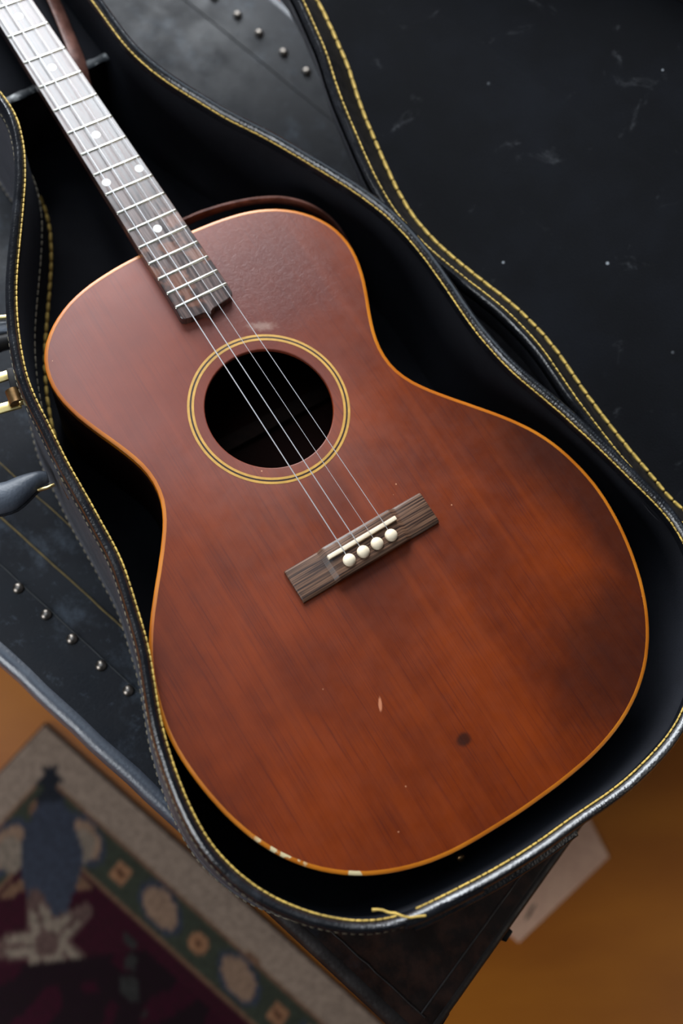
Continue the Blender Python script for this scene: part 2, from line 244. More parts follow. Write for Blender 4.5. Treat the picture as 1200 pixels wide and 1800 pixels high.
def rings(bm, rs, close=True, cap0=False, cap1=False):
    vr = [[bm.verts.new(p) for p in r] for r in rs]; n = len(rs[0])
    for a, b in zip(vr, vr[1:]):
        for i in range(n if close else n - 1):
            j = (i + 1) % n; bm.faces.new((a[i], a[j], b[j], b[i]))
    if cap0: bm.faces.new(vr[0][::-1])
    if cap1: bm.faces.new(vr[-1])
    return vr
def z3(loop, z): return [(x, y, z) for x, y in loop]
def wall(profile, loop=None, cap0=False, cap1=False):
    """Sweep a profile [(outward offset, z), ...] round a plan loop."""
    bm = bmesh.new(); rings(bm, [z3(offset(loop or RIM, o), z) for o, z in profile], True, cap0, cap1); return bm
def tube(bm, pts, r, n=8, flatten=None, cap=True):
    pts = [Vector(p) for p in pts]; rs = []; up = Vector((0, 0, 1))
    for i, p in enumerate(pts):
        t = (pts[min(i + 1, len(pts) - 1)] - pts[max(i - 1, 0)]).normalized()
        s = t.cross(up); s = s.normalized() if s.length > 1e-4 else Vector((1, 0, 0)); u = s.cross(t).normalized()
        rr = r[i] if isinstance(r, (list, tuple)) else r
        a, b = (rr, rr) if not isinstance(rr, tuple) else rr
        rs.append([p + s * (a * math.cos(k * 2 * math.pi / n)) + u * (b * math.sin(k * 2 * math.pi / n)) for k in range(n)])
    rings(bm, rs, True, cap, cap); return bm
def box(bm, c, half, ang=0., bevel=0.):
    """A box at C (mm) with half sizes along its own axes, turned by ANG about z."""
    r = bmesh.ops.create_cube(bm, size=2.0)
    mt = Matrix.Translation(c) @ Matrix.Rotation(ang, 4, 'Z') @ Matrix.Diagonal((*half, 1))
    bmesh.ops.transform(bm, matrix=mt, verts=r['verts'])
    if bevel:
        ed = list({e for v in r['verts'] for e in v.link_edges})
        bmesh.ops.bevel(bm, geom=ed, offset=bevel, segments=2, affect='EDGES', profile=.5)
    return bm
def dome(bm, c, r, h, n=14, k=4, base=0.):
    rs = [[(c[0] + r * math.cos(a * 2 * math.pi / n), c[1] + r * math.sin(a * 2 * math.pi / n), c[2] - base) for a in range(n)]] if base else []
    for j in range(k):
        t = j / k * math.pi / 2
        rs.append([(c[0] + r * math.cos(t) * math.cos(a * 2 * math.pi / n), c[1] + r * math.cos(t) * math.sin(a * 2 * math.pi / n), c[2] + h * math.sin(t)) for a in range(n)])
    vr = rings(bm, rs); v = bm.verts.new((c[0], c[1], c[2] + h))
    for i in range(n): bm.faces.new((vr[-1][i], vr[-1][(i + 1) % n], v))
    bm.faces.new(vr[0][::-1])
    return bm
def prism(outline, z0, z1, bev=0.):
    bm = bmesh.new()
    rs = [z3(outline, z0), z3(outline, z1 - bev)] + ([z3(offset(outline, -bev), z1)] if bev else [])
    rings(bm, rs, True, True, True); return bm
def arclen(loop):
    s = [0.]
    for i in range(len(loop)): s.append(s[-1] + (Vector(loop[(i + 1) % len(loop)]) - Vector(loop[i])).length)
    return s
def along(loop, s, d):
    """Point and tangent at arc length D."""
    d %= s[-1]; lo, hi = 0, len(loop)
    while hi - lo > 1:
        mid = (lo + hi) // 2
        if s[mid] <= d: lo = mid
        else: hi = mid
    a = Vector(loop[lo]); b = Vector(loop[(lo + 1) % len(loop)]); f = (d - s[lo]) / max(1e-6, s[lo + 1] - s[lo])
    return a.lerp(b, f), (b - a).normalized()
def stitches(loop, off, z, pitch, length, r, keep=None, jitter=.12):
    """Short thread runs along an offset of LOOP, joined in one mesh; KEEP((x, y)) picks where."""
    L = offset(loop, off); s = arclen(L); bm = bmesh.new(); d = 0.
    while d < s[-1]:
        l = length * random.uniform(1 - jitter, 1 + jitter)
        p0, t0 = along(L, s, d); p1, _ = along(L, s, d + l * .5); p2, _ = along(L, s, d + l)
        if keep is None or keep(p1):
            w = random.uniform(-.15, .15)
            tube(bm, [(p0.x, p0.y, z - r * .7), (p0.x * .75 + p1.x * .25, p0.y * .75 + p1.y * .25, z + w), (p1.x, p1.y, z + r * .3 + w), (p2.x * .75 + p1.x * .25, p2.y * .75 + p1.y * .25, z + w), (p2.x, p2.y, z - r * .7)], [r * .5, r, r, r, r * .5], 6)
        d += pitch
    return bm
def local_of(p): return (p[0] * GL.x + p[1] * GL.y, p[0] * GA.x + p[1] * GA.y)      # plan -> guitar axes

# ------------------------------------------------------------------ floor, rug
bm = bmesh.new(); box(bm, (100, 300, FLOOR_Z - 20), (2600, 2600, 20))
fl = obj('floor', bm, 'floor_wood', None); fl['kind'] = 'structure'

RO = (-286, -53); RA = math.radians(-42)
def rug_col(a, b):
    P = lambda c: lin(c)
    m, t = (min(a, b), max(a, b))
    nz = mnoise.noise(Vector((a * .04, b * .04, 3))) * 6
    beige = P((172, 148, 130)); tan = P((132, 98, 76)); green = P((66, 70, 58)); navy = P((66, 70, 82)); maroon = P((60, 22, 34)); cream = P((150, 132, 116)); dark = P((30, 24, 30)); peach = P((160, 128, 106))
    c = beige
    if m < 3.5: c = dark  # trunk's shade along the rug edge, painted as a dark rim
    if m > 41 + nz * .3: c = tan
    if m > 46 + nz * .3: c = green
    if m > 90 + nz * .3: c = tan
    if m > 95 + nz * .3: c = maroon
    def el(u, v, cu, cv, ru, rv, an=0.):
        x, y = u - cu, v - cv; ca, sa = math.cos(an), math.sin(an); x, y = x * ca + y * sa, -x * sa + y * ca
        return (x / ru) ** 2 + (y / rv) ** 2
    if 46 < m < 92:
        for k in range(12):
            e = el(t, m, 127 + 117 * k, 67, 26, 15, .25)
            if e < 1: c = peach
            elif e < 1.7 and a < b + 400: c = navy
            e = el(t, m, 184 + 118 * k, 68, 12, 11)
            if e < .12: c = P((70, 40, 28))
            elif e < 1: c = P((168, 120, 88))
        if el(a, b, 66, 76, 12, 12) < 1 or el(a, b, 76, 66, 12, 12) < 1: c = tan
    s = (a + b) * .7071; q = abs(a - b - 8) * .7071
    if 52 < s < 92 and q < 11 + 5 * math.sin(s * .3): c = P((44, 46, 52))
    wide = 14 + 20 * math.sin(max(0, min(1, (s - 92) / 123)) * 3.1)
    for sa, sb in ((1, 0), (0, 1)):
        u, v = (a, b) if sa else (b, a)
        if el(u, v, 76, 130, 20, 16, .4) < 1: c = cream
        if el(u, v, 106, 150, 20, 6, 1.9) < 1: c = tan
    if 92 < s < 222 and q < wide + nz * .5: c = navy
    # pale five-lobed flower and the dark medallion field
    fu, fv = a - 172, b - 172; fr = math.hypot(fu, fv); fa = math.atan2(fv, fu)
    lob = 42 + 15 * math.cos(5 * fa + .6) + nz
    if m > 96 and fr < lob: c = cream if fr < lob * .82 and fr > 14 and abs(math.sin(2.5 * fa + .3)) > .25 else P((104, 80, 74))
    if s > 262 and m > 110: c = P((34, 20, 26)) if mnoise.noise(Vector((a * .03, b * .03, 1))) > -.1 else P((56, 18, 32))
    if m > 110 and 110 < abs(a - b) < 150 and s < 330 and mnoise.noise(Vector((a * .05, b * .05, 5))) > .12: c = P((56, 54, 52))
    return c
st = 4.0; nx, ny = 340, 240
verts = []; faces = []; cols = []
for j in range(ny + 1):
    for i in range(nx + 1):
        a, b = i * st, j * st
        x = RO[0] + a * math.cos(RA) + b * math.sin(RA); y = RO[1] + a * math.sin(RA) - b * math.cos(RA)
        z = 7.5 if 0 < i < nx and 0 < j < ny else 0.5
        verts.append((x * .001, y * .001, (FLOOR_Z + z) * .001 + GZ)); cols.append(rug_col(a, b))
        if i < nx and j < ny: k = j * (nx + 1) + i; faces.append((k, k + nx + 1, k + nx + 2, k + 1))
me = bpy.data.meshes.new('rug'); me.from_pydata(verts, [], faces)
ca = me.color_attributes.new('Col', 'FLOAT_COLOR', 'POINT')
ca.data.foreach_set('color', [v for c in cols for v in c])
rug = bpy.data.objects.new('rug', me); C.objects.link(rug); me.materials.append(M['rug_wool'])
rug['label'] = 'patterned oriental rug with a beige border and green floral band on the wood floor'; rug['category'] = 'rug'

# ------------------------------------------------------------------ trunk with a leather top
TO = (-260.8, -48.4); TA = math.radians(-43.3)
TE = (math.cos(TA), math.sin(TA)); TN = (-math.sin(TA), math.cos(TA))       # along the long edge, across to the far edge
def tw(u, v): return (TO[0] + TE[0] * u + TN[0] * v, TO[1] + TE[1] * u + TN[1] * v)
U0, U1, V1 = -900.0, 427.0, 630.0
trunk = things('trunk', (*tw((U0 + U1) / 2, V1 / 2), FLOOR_Z), TA, 'black leather-topped trunk with nailheads and rolled edges under the guitar case', 'trunk')
bm = bmesh.new(); box(bm, (*tw((U0 + U1) / 2, V1 / 2), (FLOOR_Z + TRUNK_Z - 14) / 2), ((U1 - U0) / 2 - 6, V1 / 2 - 6, (TRUNK_Z - 14 - FLOOR_Z) / 2), TA)
obj('chest_body', bm, 'trunk_side', trunk)
bm = bmesh.new(); box(bm, (*tw((U0 + U1) / 2, V1 / 2), TRUNK_Z - 10), ((U1 - U0) / 2, V1 / 2, 10), TA, 3)
obj('leather_top', bm, 'trunk_leather', trunk)
for nm, p in (('rolled_edge', [(U0, 0), (U1 - 1, 0)]), ('rolled_edge', [(U0, V1), (U1 - 1, V1)])):
    bm = bmesh.new(); (a, b) = p; n = 60; b = (236, b[1])
    tube(bm, [(*tw(a[0] + (b[0] - a[0]) * i / n, a[1] + random.uniform(-.5, .5)), TRUNK_Z - 8.5 + random.uniform(-.3, .3)) for i in range(n + 1)], 9.5, 16)
    obj(nm, bm, 'roll_leather', trunk)
for v in (0, V1):
    bm = bmesh.new(); tube(bm, [(*tw(236 + (U1 - 238) * i / 16, v), TRUNK_Z - 8.5) for i in range(17)], 8.6, 14); obj('rolled_edge', bm, 'trunk_side', trunk, label='worn brown rolled edge')
bm = bmesh.new(); tube(bm, [(*tw(U1, V1 * i / 40), TRUNK_Z - 7) for i in range(41)], 6, 12); obj('rolled_edge', bm, 'trunk_side', trunk, label='worn brown rolled edge')
# welts that run just inside the edges near the end
bm = bmesh.new(); tube(bm, [(*tw(260 + (U1 - 268) * i / 20, 13 + random.uniform(-.5, .5)), TRUNK_Z - .2) for i in range(21)], .9, 8); obj('welt', bm, 'trunk_side', trunk)
bm = bmesh.new(); tube(bm, [(*tw(U1 - 12, 13 + 560 * i / 30), TRUNK_Z - .2) for i in range(31)], .9, 8); obj('welt', bm, 'trunk_side', trunk)
for v, mt, r, lab in ((73.6, 'olive_thread', .85, 'dull yellow seam thread'), (46, 'crease', .6, None), (105, 'olive_thread', .6, None), (V1 - 66, 'crease', .6, None)):
    bm = bmesh.new(); tube(bm, [(*tw(-420 + 780 * i / 60, v + random.uniform(-.3, .3)), TRUNK_Z + .15) for i in range(61)], r, 6); obj('seam', bm, mt, trunk, label=lab)
nail = bmesh.new(); dome(nail, (0, 0, 0), 4.7, 3.6)
bmesh.ops.scale(nail, vec=(.001, .001, .001), verts=nail.verts[:])
nm_ = bpy.data.meshes.new('nailhead'); nail.to_mesh(nm_); nail.free(); nm_.materials.append(M['nickel'])
for p in nm_.polygons: p.use_smooth = True
ti = inv_of(trunk)
def nailat(u, v):
    o = bpy.data.objects.new('nailhead', nm_); C.objects.link(o); o.parent = trunk
    x, y = tw(u + random.uniform(-1, 1), v + random.uniform(-.6, .6)); o.location = ti @ (MM @ Vector((x, y, TRUNK_Z)))
u0 = (-250.6 - TO[0]) * TE[0] + (-2.3 - TO[1]) * TE[1]
for k in range(-5, 6): nailat(u0 + 29.7 * k, 41.8)
u1 = (-46.3 - TO[0]) * TE[0] + (560.8 - TO[1]) * TE[1]
for k in range(-4, 5): nailat(u1 + 31.0 * k, V1 - 41.6)
# small leather tabs and tacks on the end edge
for p in [(119.5,-272.4,-132),(65.4,-325.6,-132)]:
    bm = bmesh.new(); box(bm, (p[0], p[1], -139), (7, 5, 6), TA + .05, 1.2); obj('edge_tab', bm, 'dark_iron', trunk)
for p in [(164.1,-217,-132),(175.7,-210.3,-132)]:
    bm = bmesh.new(); box(bm, (p[0] + 2, p[1], -133), (4, 1.0, 1.2), .35, .3); obj('tack', bm, 'dark_iron', trunk)

# ------------------------------------------------------------------ cardboard sheet on the floor
bm = prism([(365, -172), (393, -238), (268, -328), (228, -292)][::-1], FLOOR_Z + .3, FLOOR_Z + 3)
sheet = things('cardboard_sheet', (310, -260, FLOOR_Z), 0, 'pale tan cardboard sheet with a pencil mark lying beside the end of the trunk', 'cardboard')
obj('sheet', bm, 'cardboard', sheet)
bm = bmesh.new()
for d, l in ((0, 9), (5, 9)): box(bm, (284 + d * .75, -296 + d * .55, FLOOR_Z + 3.1), (1.1, l, .12), -.62)
obj('pencil_mark', bm, 'pencil', sheet)

# ------------------------------------------------------------------ the open case
BOT = TRUNK_Z + .4
case = things('guitar_case', (*g2w(5, 150), TRUNK_Z), 0, 'open black hardshell case with yellow stitching and plush lining around the guitar', 'case')
obj('shell', wall([(6.4, 9), (6.7, 0), (8.8, -60), (10.4, -118), (9.8, BOT)], None, False, True), 'black_vinyl', case)
obj('lining', wall([(.3, 10), (-.2, 0), (-1.2, -40), (-2.4, -92), (-4, -98.5), (-9, -100.4)], None, False, True), 'case_plush', case)
prof = [(-.4, 4), (-.6, 8.6), (-.3, 11.6), (.7, 14.2), (2.2, 15.9), (3.8, 16.4), (5.4, 15.6), (6.8, 13.2), (7.3, 9), (7.6, 4), (7.7, 1)]
def binding(prof, loop=None):
    """Vinyl edge binding with an uneven, hand-turned surface."""
    bm = bmesh.new(); L = loop or RIM; rs = []
    for o, z in prof:
        r = []
        for i, (x, y) in enumerate(offset(L, o)):
            q = mnoise.noise(Vector((x * .05, y * .05, z * .1))) * .35
            r.append((x, y, z + q))
        rs.append(r)
    rings(bm, rs); return bm
obj('rim_binding', binding(prof), 'binding_vinyl', case)
def rim_ok(p):
    return not (11 < p[0] < 23 and p[1] < -200)
obj('rim_stitching', stitches(RIM, -.75, 12.4, 4.3, 4.1, .62, rim_ok), 'thread', case, kind='stuff')
obj('outer_stitching', stitches(RIM, 7.6, 5.5, 5.2, 3.2, .26), 'pale_thread', case, kind='stuff')
bm = bmesh.new(); L = offset(RIM, 10.4); 
bm = bmesh.new(); Lw = offset(RIM, 8.6); wl = [i for i in range(len(Lw)) if 18 < Lw[i][0] < 138 and Lw[i][1] < -110]
L0, L1, L2 = offset(RIM, 6.2), offset(RIM, 11.6), offset(RIM, 12.8)
rings(bm, [[(*L[i], z) for i in wl] for L, z in ((L0, 3.2), (L1, 2.2), (L2, 1.4), (offset(RIM, 13.2), .2), (L2, -1.0), (L1, -1.6), (L0, -1.2))], False); obj('welt', bm, 'binding_vinyl', case)
obj('bottom_welt', wall([(10.2, BOT + 7), (11.6, BOT + 5.5), (11.9, BOT + 3), (10.6, BOT + .3)]), 'black_vinyl', case)
obj('bottom_stitching', stitches(RIM, 11.9, BOT + 4.6, 6.4, 3.6, .7, lambda p: local_of(p)[0] < 0), 'dull_thread', case, kind='stuff')
# the overlapped end of the binding and the thread that has come loose there
jp = [(14.2,-244.6,17),(22.7,-242.2,17),(43,-236.4,17)]
bm = bmesh.new()
La = offset(RIM, 4.2); sa = arclen(La)
best = min(range(len(La)), key=lambda i: (Vector(La[i]) - Vector(jp[0][:2])).length)
path = []
for k in range(0, 13):
    p, t = along(La, sa, sa[best] + k * 4.5); path.append((p.x, p.y, 11.4 - k * .10))
tube(bm, path, [(4.4, 6.6)] + [(4.7, 6.2 - .08 * k) for k in range(12)], 14)
obj('binding_overlap', bm, 'binding_vinyl', case)
lt = [(-6.2,-241.4,19),(-3,-241.3,19),(0.2,-241.8,19),(2.6,-242.9,19),(4.7,-243.6,19),(7.5,-243.8,19),(9.9,-244.9,19),(13.4,-246.4,19),(17.2,-247,19),(21.9,-246.6,19),(26.9,-246.5,19)]
bm = bmesh.new(); tube(bm, [(p[0], p[1], 19.5 - 3 * abs(i - 6) / 6) for i, p in enumerate(lt)], [1.0] + [.75] * (len(lt) - 1), 8)
obj('loose_thread', bm, 'thread', case)
# heavy lining stitches along the foot of the inner wall, one by one
def make_stitch(length, r):
    bm = bmesh.new(); tube(bm, [(-length / 2, 0, -r * .6), (-length * .38, 0, .1), (0, 0, r * .35), (length * .38, 0, .1), (length / 2, 0, -r * .6)], [r * .55, r, r * 1.05, r, r * .55], 8)
    bmesh.ops.scale(bm, vec=(.001, .001, .001), verts=bm.verts[:])
    me = bpy.data.meshes.new('stitch'); bm.to_mesh(me); bm.free(); me.materials.append(M['thread'])
    for p in me.polygons: p.use_smooth = True
    return me
sm = make_stitch(8.8, 1.35)
def stitch_row(loop, z, pitch, root, parent, keep, M2=None, zjit=.2):
    s = arclen(loop); d = 0.; iv = inv_of(root)
    while d < s[-1] - pitch * .6:
        p, t = along(loop, s, d)
        if keep(p):
            a = math.atan2(t.y, t.x) + random.uniform(-.05, .05)
            mt = Matrix.Translation((p.x, p.y, z + random.uniform(-zjit, zjit))) @ Matrix.Rotation(a, 4, 'Z')
            if M2: mt = M2 @ mt
            mt = iv @ MM @ mt @ Matrix.Diagonal((1000, 1000, 1000, 1))
            o = bpy.data.objects.new('stitch', sm); C.objects.link(o); o.parent = parent
            loc, rot, sc = mt.decompose(); o.location = loc; o.rotation_euler = rot.to_euler(); o.scale = (random.uniform(.9, 1.08), 1, 1)
        d += pitch
lining = [o for o in case.children if o.name == 'lining'][0]
def in_left(p):
    u, v = local_of(p); return u < -30 and 195 < v < 420
stitch_row(offset(RIM, -5.6), -98.2, 9.6, case, lining, in_left)
obj('lining_stitching', stitches(RIM, -2.6, -64, 6.5, 5.2, .6, in_left), 'dull_thread', case, lining, kind='stuff')
# neck rest: a plush-covered cross wall with a worn pale edge, and the accessory box behind it
nr = [(-33.7,464.7,-30),(59.8,471.1,-30)]
bm = bmesh.new(); ya, yb = nr[0][1], nr[1][1]
def gp(x, y, z): return (*g2w(x, y), z)
rings(bm, [[gp(-60, ya - 3, z), gp(75, yb - 3, z), gp(75, yb + 130, z), gp(-60, ya + 130, z)] for z in (-99, -31)], True, True, True)
# keep it inside the walls
for v in bm.verts:
    u, q = local_of(v.co); lim = max(abs(local_of(p)[0]) for p in RIM if abs(local_of(p)[1] - q) < 12 and local_of(p)[0] * u > 0) - 3
    if abs(u) > lim: x, y = g2w(math.copysign(lim, u), q); v.co.x, v.co.y = x, y
obj('neck_rest', bm, 'case_plush', case)
bm = bmesh.new(); n = 24; xa, xb = -44, 60
tube(bm, [gp(xa + (xb - xa) * i / n, ya + (yb - ya) * (i / n) - 2, -31) for i in range(n + 1)], [(3.6 + .5 * math.sin(i * 1.7), 1.2) for i in range(n + 1)], 8)
obj('neck_rest_edge', bm, 'worn_edge', case)
# brass stud low in the lining at the foot of the case
p = [(67.1,-215.6,-40)][0]
bm = bmesh.new(); dome(bm, (0, 0, 0), 3.1, 2.2, base=1.5); bm.transform(Matrix.Translation((p[0], p[1], -40)) @ Matrix.Rotation(.5, 4, 'X'))
obj('lining_stud', bm, 'aged_brass', case)

# ---- lid, hinged on the right and laid open
LO = Vector((135.43, 138.96, 16)); LH = Vector((.61314, -.78998, 0)); LN = Vector((.78998, .61314, 0)); LA = math.radians(162)
def lid_matrix():
    # maps closed-lid coordinates to the open lid: point at -w*n, u*h, height d
    c, s = math.cos(LA), math.sin(LA)
    cols = []
    for e in (Vector((1, 0, 0)), Vector((0, 1, 0)), Vector((0, 0, 1))):
        u = e.dot(LH); wv = -e.dot(LN); d = e.z
        cols.append(LH * u + LN * (-wv * c) + Vector((0, 0, wv * s)) + (LN * s + Vector((0, 0, c))) * d)
    R = Matrix((cols[0], cols[1], cols[2])).transposed().to_4x4()
    return Matrix.Translation(LO + Vector((0, 0, -8))) @ R @ Matrix.Translation(-LO)
LM = lid_matrix(); Z0 = 16
lid = obj('lid', wall([(9, Z0 + 6), (9, Z0 + 36), (4, Z0 + 43), (-8, Z0 + 47), (-40, Z0 + 50)], None, False, True), 'black_vinyl', case, M2=LM)
lprof = [(o, Z0 + (Z0 - z)) for o, z in prof]
obj('lid_binding', binding(lprof), 'binding_vinyl', case, lid, M2=LM)
obj('lid_lip', wall([(.2, Z0 + 4), (-4, Z0 + 11), (-10, Z0 + 24), (-14.5, Z0 + 32.5)]), 'lip_lining', case, lid, M2=LM)
obj('lid_lining', wall([(-14, Z0 + 33.4), (-20, Z0 + 34.6), (-45, Z0 + 36.5)], None, False, True), 'lid_plush', case, lid, M2=LM)
obj('lid_stitching', stitches(RIM, -.3, Z0 + 2.2, 4.6, 4.2, .62, lambda p: (p - Vector(LO[:2])).dot(LN) > -130), 'thread', case, lid, kind='stuff', M2=LM @ Matrix.Translation((0, 0, Z0 * 2 + 4.4)) @ Matrix.Diagonal((1, 1, -1, 1)))
bold = offset(RIM, -16); 
def lid_near(p):
    u, v = local_of(p); return u > 8 and -190 < v < 520
bm0 = Matrix.Translation((0, 0, (Z0 + 33) * 2)) @ Matrix.Diagonal((1, 1, -1, 1))
stitch_row(bold, Z0 + 33.2, 9.6, case, lid, lid_near, LM @ Matrix.Rotation(0, 4, 'Z'))
# hinges between lid and body
for d in (-105, 95):
    c = LO + LH * d; bm = bmesh.new()
    tube(bm, [(*(c + LH * k)[:2], 2) for k in (-14, -5, 5, 14)], 2.4, 8)
    obj('hinge', bm, 'aged_brass', case)

# ---- handle, its mounting strip and the latches on the left wall
hp = [(-220.7,65.6,-52),(-227.1,63.7,-52),(-236.6,57.9,-52),(-246.6,49.9,-52),(-259.2,46.8,-52),(-276.4,59.9,-52),(-288.5,91.1,-52),(-288.1,132.5,-52),(-277.1,166,-52),(-266,176.5,-52)]
path = [Vector(p) for p in hp]
rad = [(4, 6), (6, 8), (9, 9), (11.5, 10), (12, 10), (12, 10), (12, 10), (11, 9), (8, 8), (5, 6)]
fine_p, fine_r = [], []
for i in range(len(path) - 1):
    for k in range(4):
        f = k / 4; fine_p.append(path[i].lerp(path[i + 1], f)); fine_r.append((rad[i][0] * (1 - f) + rad[i + 1][0] * f, rad[i][1] * (1 - f) + rad[i + 1][1] * f))
fine_p.append(path[-1]); fine_r.append(rad[-1])
for _ in range(2): fine_p = [fine_p[0]] + [(fine_p[i - 1] + fine_p[i] * 2 + fine_p[i + 1]) / 4 for i in range(1, len(fine_p) - 1)] + [fine_p[-1]]
bm = bmesh.new(); tube(bm, fine_p, fine_r, 14); hd = obj('handle', bm, 'handle_leather', case)
side = []
for i in range(5, len(fine_p) - 6):
    d_ = (fine_p[i + 1] - fine_p[i - 1]).normalized(); s_ = d_.cross(Vector((0, 0, 1))).normalized()
    side.append(fine_p[i] - s_ * (fine_r[i][0] + .2) + Vector((0, 0, -2)))
bm = bmesh.new(); tube(bm, side, 1.3, 8); obj('handle_piping', bm, 'binding_vinyl', case, hd)
wp = [(-222.4,84.6,-34),(-217.9,74.4,-34),(-213.1,64.3,-34),(-208.3,54.2,-34),(-202.3,42.1,-34)]
bm = bmesh.new(); tube(bm, wp, [(1.0, 2.2)] * 5, 8); obj('handle_plate', bm, 'aged_brass', case)
for q in [(-220.9,58.6,-50),(-256,176.7,-50)]:
    bm = bmesh.new(); tube(bm, [(q[0] - 5, q[1] - 2, -54), (q[0] - 5, q[1] - 5, -48), (q[0] + 1, q[1] - 4, -46), (q[0] + 6, q[1] - 1, -47)], 1.3, 8); obj('handle_ring', bm, 'brass', case)
q = [(-256.2,173.1,-45)][0]
bm = bmesh.new(); tube(bm, [(q[0] - 9, q[1] - 4, -47), (q[0] - 3, q[1] - 2, -45), (q[0] + 7, q[1] + 1, -45)], 6.5, 12); obj('handle_post', bm, 'dark_iron', case, hd)
q = [(-258.4,182,-40)][0]
bm = bmesh.new(); box(bm, (q[0], q[1], -43), (10, 4.5, 4), .1, 1.5); obj('latch_tab', bm, 'handle_leather', case)
q = [(-256.8,188.1,-36)][0]
bm = bmesh.new(); box(bm, (q[0], q[1], -36), (8, 1.3, 1.5), .12, .5); obj('latch_pin', bm, 'brass', case)
# drop latch: back plate, barrel, screw and the two arms of the open bail
pl = [(-237.7,123,-12),(-238.6,110.5,-12),(-251.3,126.7,-12),(-242.8,130.1,-12),(-249.9,102.3,-12),(-236.1,107,-12),(-233.8,107.9,-12)]
bm = bmesh.new(); box(bm, (pl[0][0] - 2.5, pl[0][1], -14), (4.0, 8.5, 9), .25, .6); la_ = obj('latch', bm, 'dark_iron', case)
bm = bmesh.new(); tube(bm, [(pl[1][0] - 3.0, pl[1][1] + 4.5, -9), (pl[1][0] + 1.0, pl[1][1] - 5.5, -9)], 5.4, 14); obj('latch_barrel', bm, 'aged_brass', case, la_)
bm = bmesh.new(); dome(bm, (pl[6][0] - 1, pl[6][1] - 1, -8), 2.4, 1.6, base=3); obj('latch_screw', bm, 'brass', case, la_)
for a, b in ((2, 3), (4, 5)):
    A_, B_ = Vector(pl[a]), Vector(pl[b]); d = (B_ - A_).normalized(); A_ = A_ - d * 22
    bm = bmesh.new(); c = (A_ + B_) / 2; box(bm, (c.x, c.y, -13), ((B_ - A_).length / 2, 3.7, 1.1), math.atan2(d.y, d.x), .5); obj('latch_bail', bm, 'brass', case, la_)
bm = bmesh.new(); A_, B_ = Vector(pl[2]), Vector(pl[3]); tube(bm, [(B_.x - .3, B_.y + 3.5, -12.5), (B_.x + 1.8, B_.y - .5, -12), (B_.x + 2.6, B_.y - 7, -13)], [(1.2, 2.2)] * 3, 8); obj('latch_hook', bm, 'brass', case, la_)

# ------------------------------------------------------------------ the guitar
GR = math.atan2(GA.y, GA.x) - math.pi / 2
guitar = things('tenor_guitar', (0, 0, -100), GR, 'red-brown mahogany four-string tenor guitar with amber binding lying in the case', 'guitar')
GM = Matrix.Rotation(GR, 4, 'Z')
def gpart(name, bm, mat, parent=None, **k): return obj(name, bm, mat, guitar, parent, M2=GM, **k)
HC, HR = (-.7, 117.2), 47.7
def circ(r, n=72, c=HC): return [(c[0] + r * math.cos(i * 2 * math.pi / n), c[1] + r * math.sin(i * 2 * math.pi / n)) for i in range(n)]
body = gpart('body', wall([(-.2, -6.2), (0, -8), (0, -94), (-2, -98.5), (-6, -99.8)], BODY, False, True), 'mahogany_side')
bm = bmesh.new()
o_ = [bm.verts.new(p) for p in z3(offset(BODY, -2.7), 0)]; h_ = [bm.verts.new(p) for p in z3(circ(HR), 0)]
ed = [bm.edges.new((o_[i], o_[(i + 1) % len(o_)])) for i in range(len(o_))] + [bm.edges.new((h_[i], h_[(i + 1) % len(h_)])) for i in range(len(h_))]
bmesh.ops.triangle_fill(bm, edges=ed, use_beauty=True)
prev = h_
for rr, zz in ((HR - .45, -.12), (HR - .8, -.5), (HR - .85, -3)):
    nxt = [bm.verts.new(p) for p in z3(circ(rr), zz)]
    for i in range(len(h_)): bm.faces.new((prev[i], prev[(i + 1) % len(h_)], nxt[(i + 1) % len(h_)], nxt[i]))
    prev = nxt
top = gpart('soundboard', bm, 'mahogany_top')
gpart('binding', wall([(-2.8, -.4), (-2.7, .06), (-.7, .06), (-.1, -.4), (.1, -1.2), (.1, -6.4)], BODY), 'amber_binding')
def ring(r0, r1, z, n=96):
    bm = bmesh.new(); rings(bm, [z3(circ(r0, n), z - .3), z3(circ(r0, n), z), z3(circ(r1, n), z), z3(circ(r1, n), z - .3)]); return bm
gpart('rosette_ring', ring(57.5, 59.3, .12), 'rosette_tan', top, label='outer tan rosette ring')
gpart('rosette_inlay', ring(56.2, 57.5, .08), 'rosette_dark', top)
gpart('rosette_ring', ring(54.4, 56.2, .12), 'rosette_tan', top, label='inner tan rosette ring')
bm = bmesh.new(); box(bm, (0, 138, -95), (100, 6, 4.8)); gpart('back_brace', bm, 'inside_wood', body)
# bridge: thin wings, raised middle
secs = []
for x, h in ((-57, 3.2), (-56, 4.0), (-31, 4.2), (-30.2, 4.8), (-28.2, 8.3), (-27, 9.2), (-25, 9.3), (28, 9.3), (29.5, 8.6), (33, 4.6), (35, 4.2), (57, 3.8), (58, 3.2)):
    y0, y1 = -19.0, 6.6
    secs.append([(x, y0, .1), (x, y0, h - 1.6), (x, y0 + 1.3, h - .4), (x, y0 + 3, h), (x, y1 - 2.2, h), (x, y1 - .9, h - .4), (x, y1, h - 1.3), (x, y1, .1)])
bm = bmesh.new(); rings(bm, secs, True, True, True); bridge = gpart('bridge', bm, 'bridge_wood')
bm = bmesh.new(); box(bm, (.9, -1.85, 9.6), (28.6, 1.55, 2.2), .004, .5); gpart('saddle', bm, 'bone', bridge)
PX = (-15.5, -3.8, 7.8, 19.8)
for x in PX:
    bm = bmesh.new(); dome(bm, (0, 0, 0), 4.6, 3.2, 20, 6, base=1.2); bm.transform(Matrix.Translation((x, -10.6, 9.7)))
    gpart('bridge_pin', bm, 'bone', bridge)
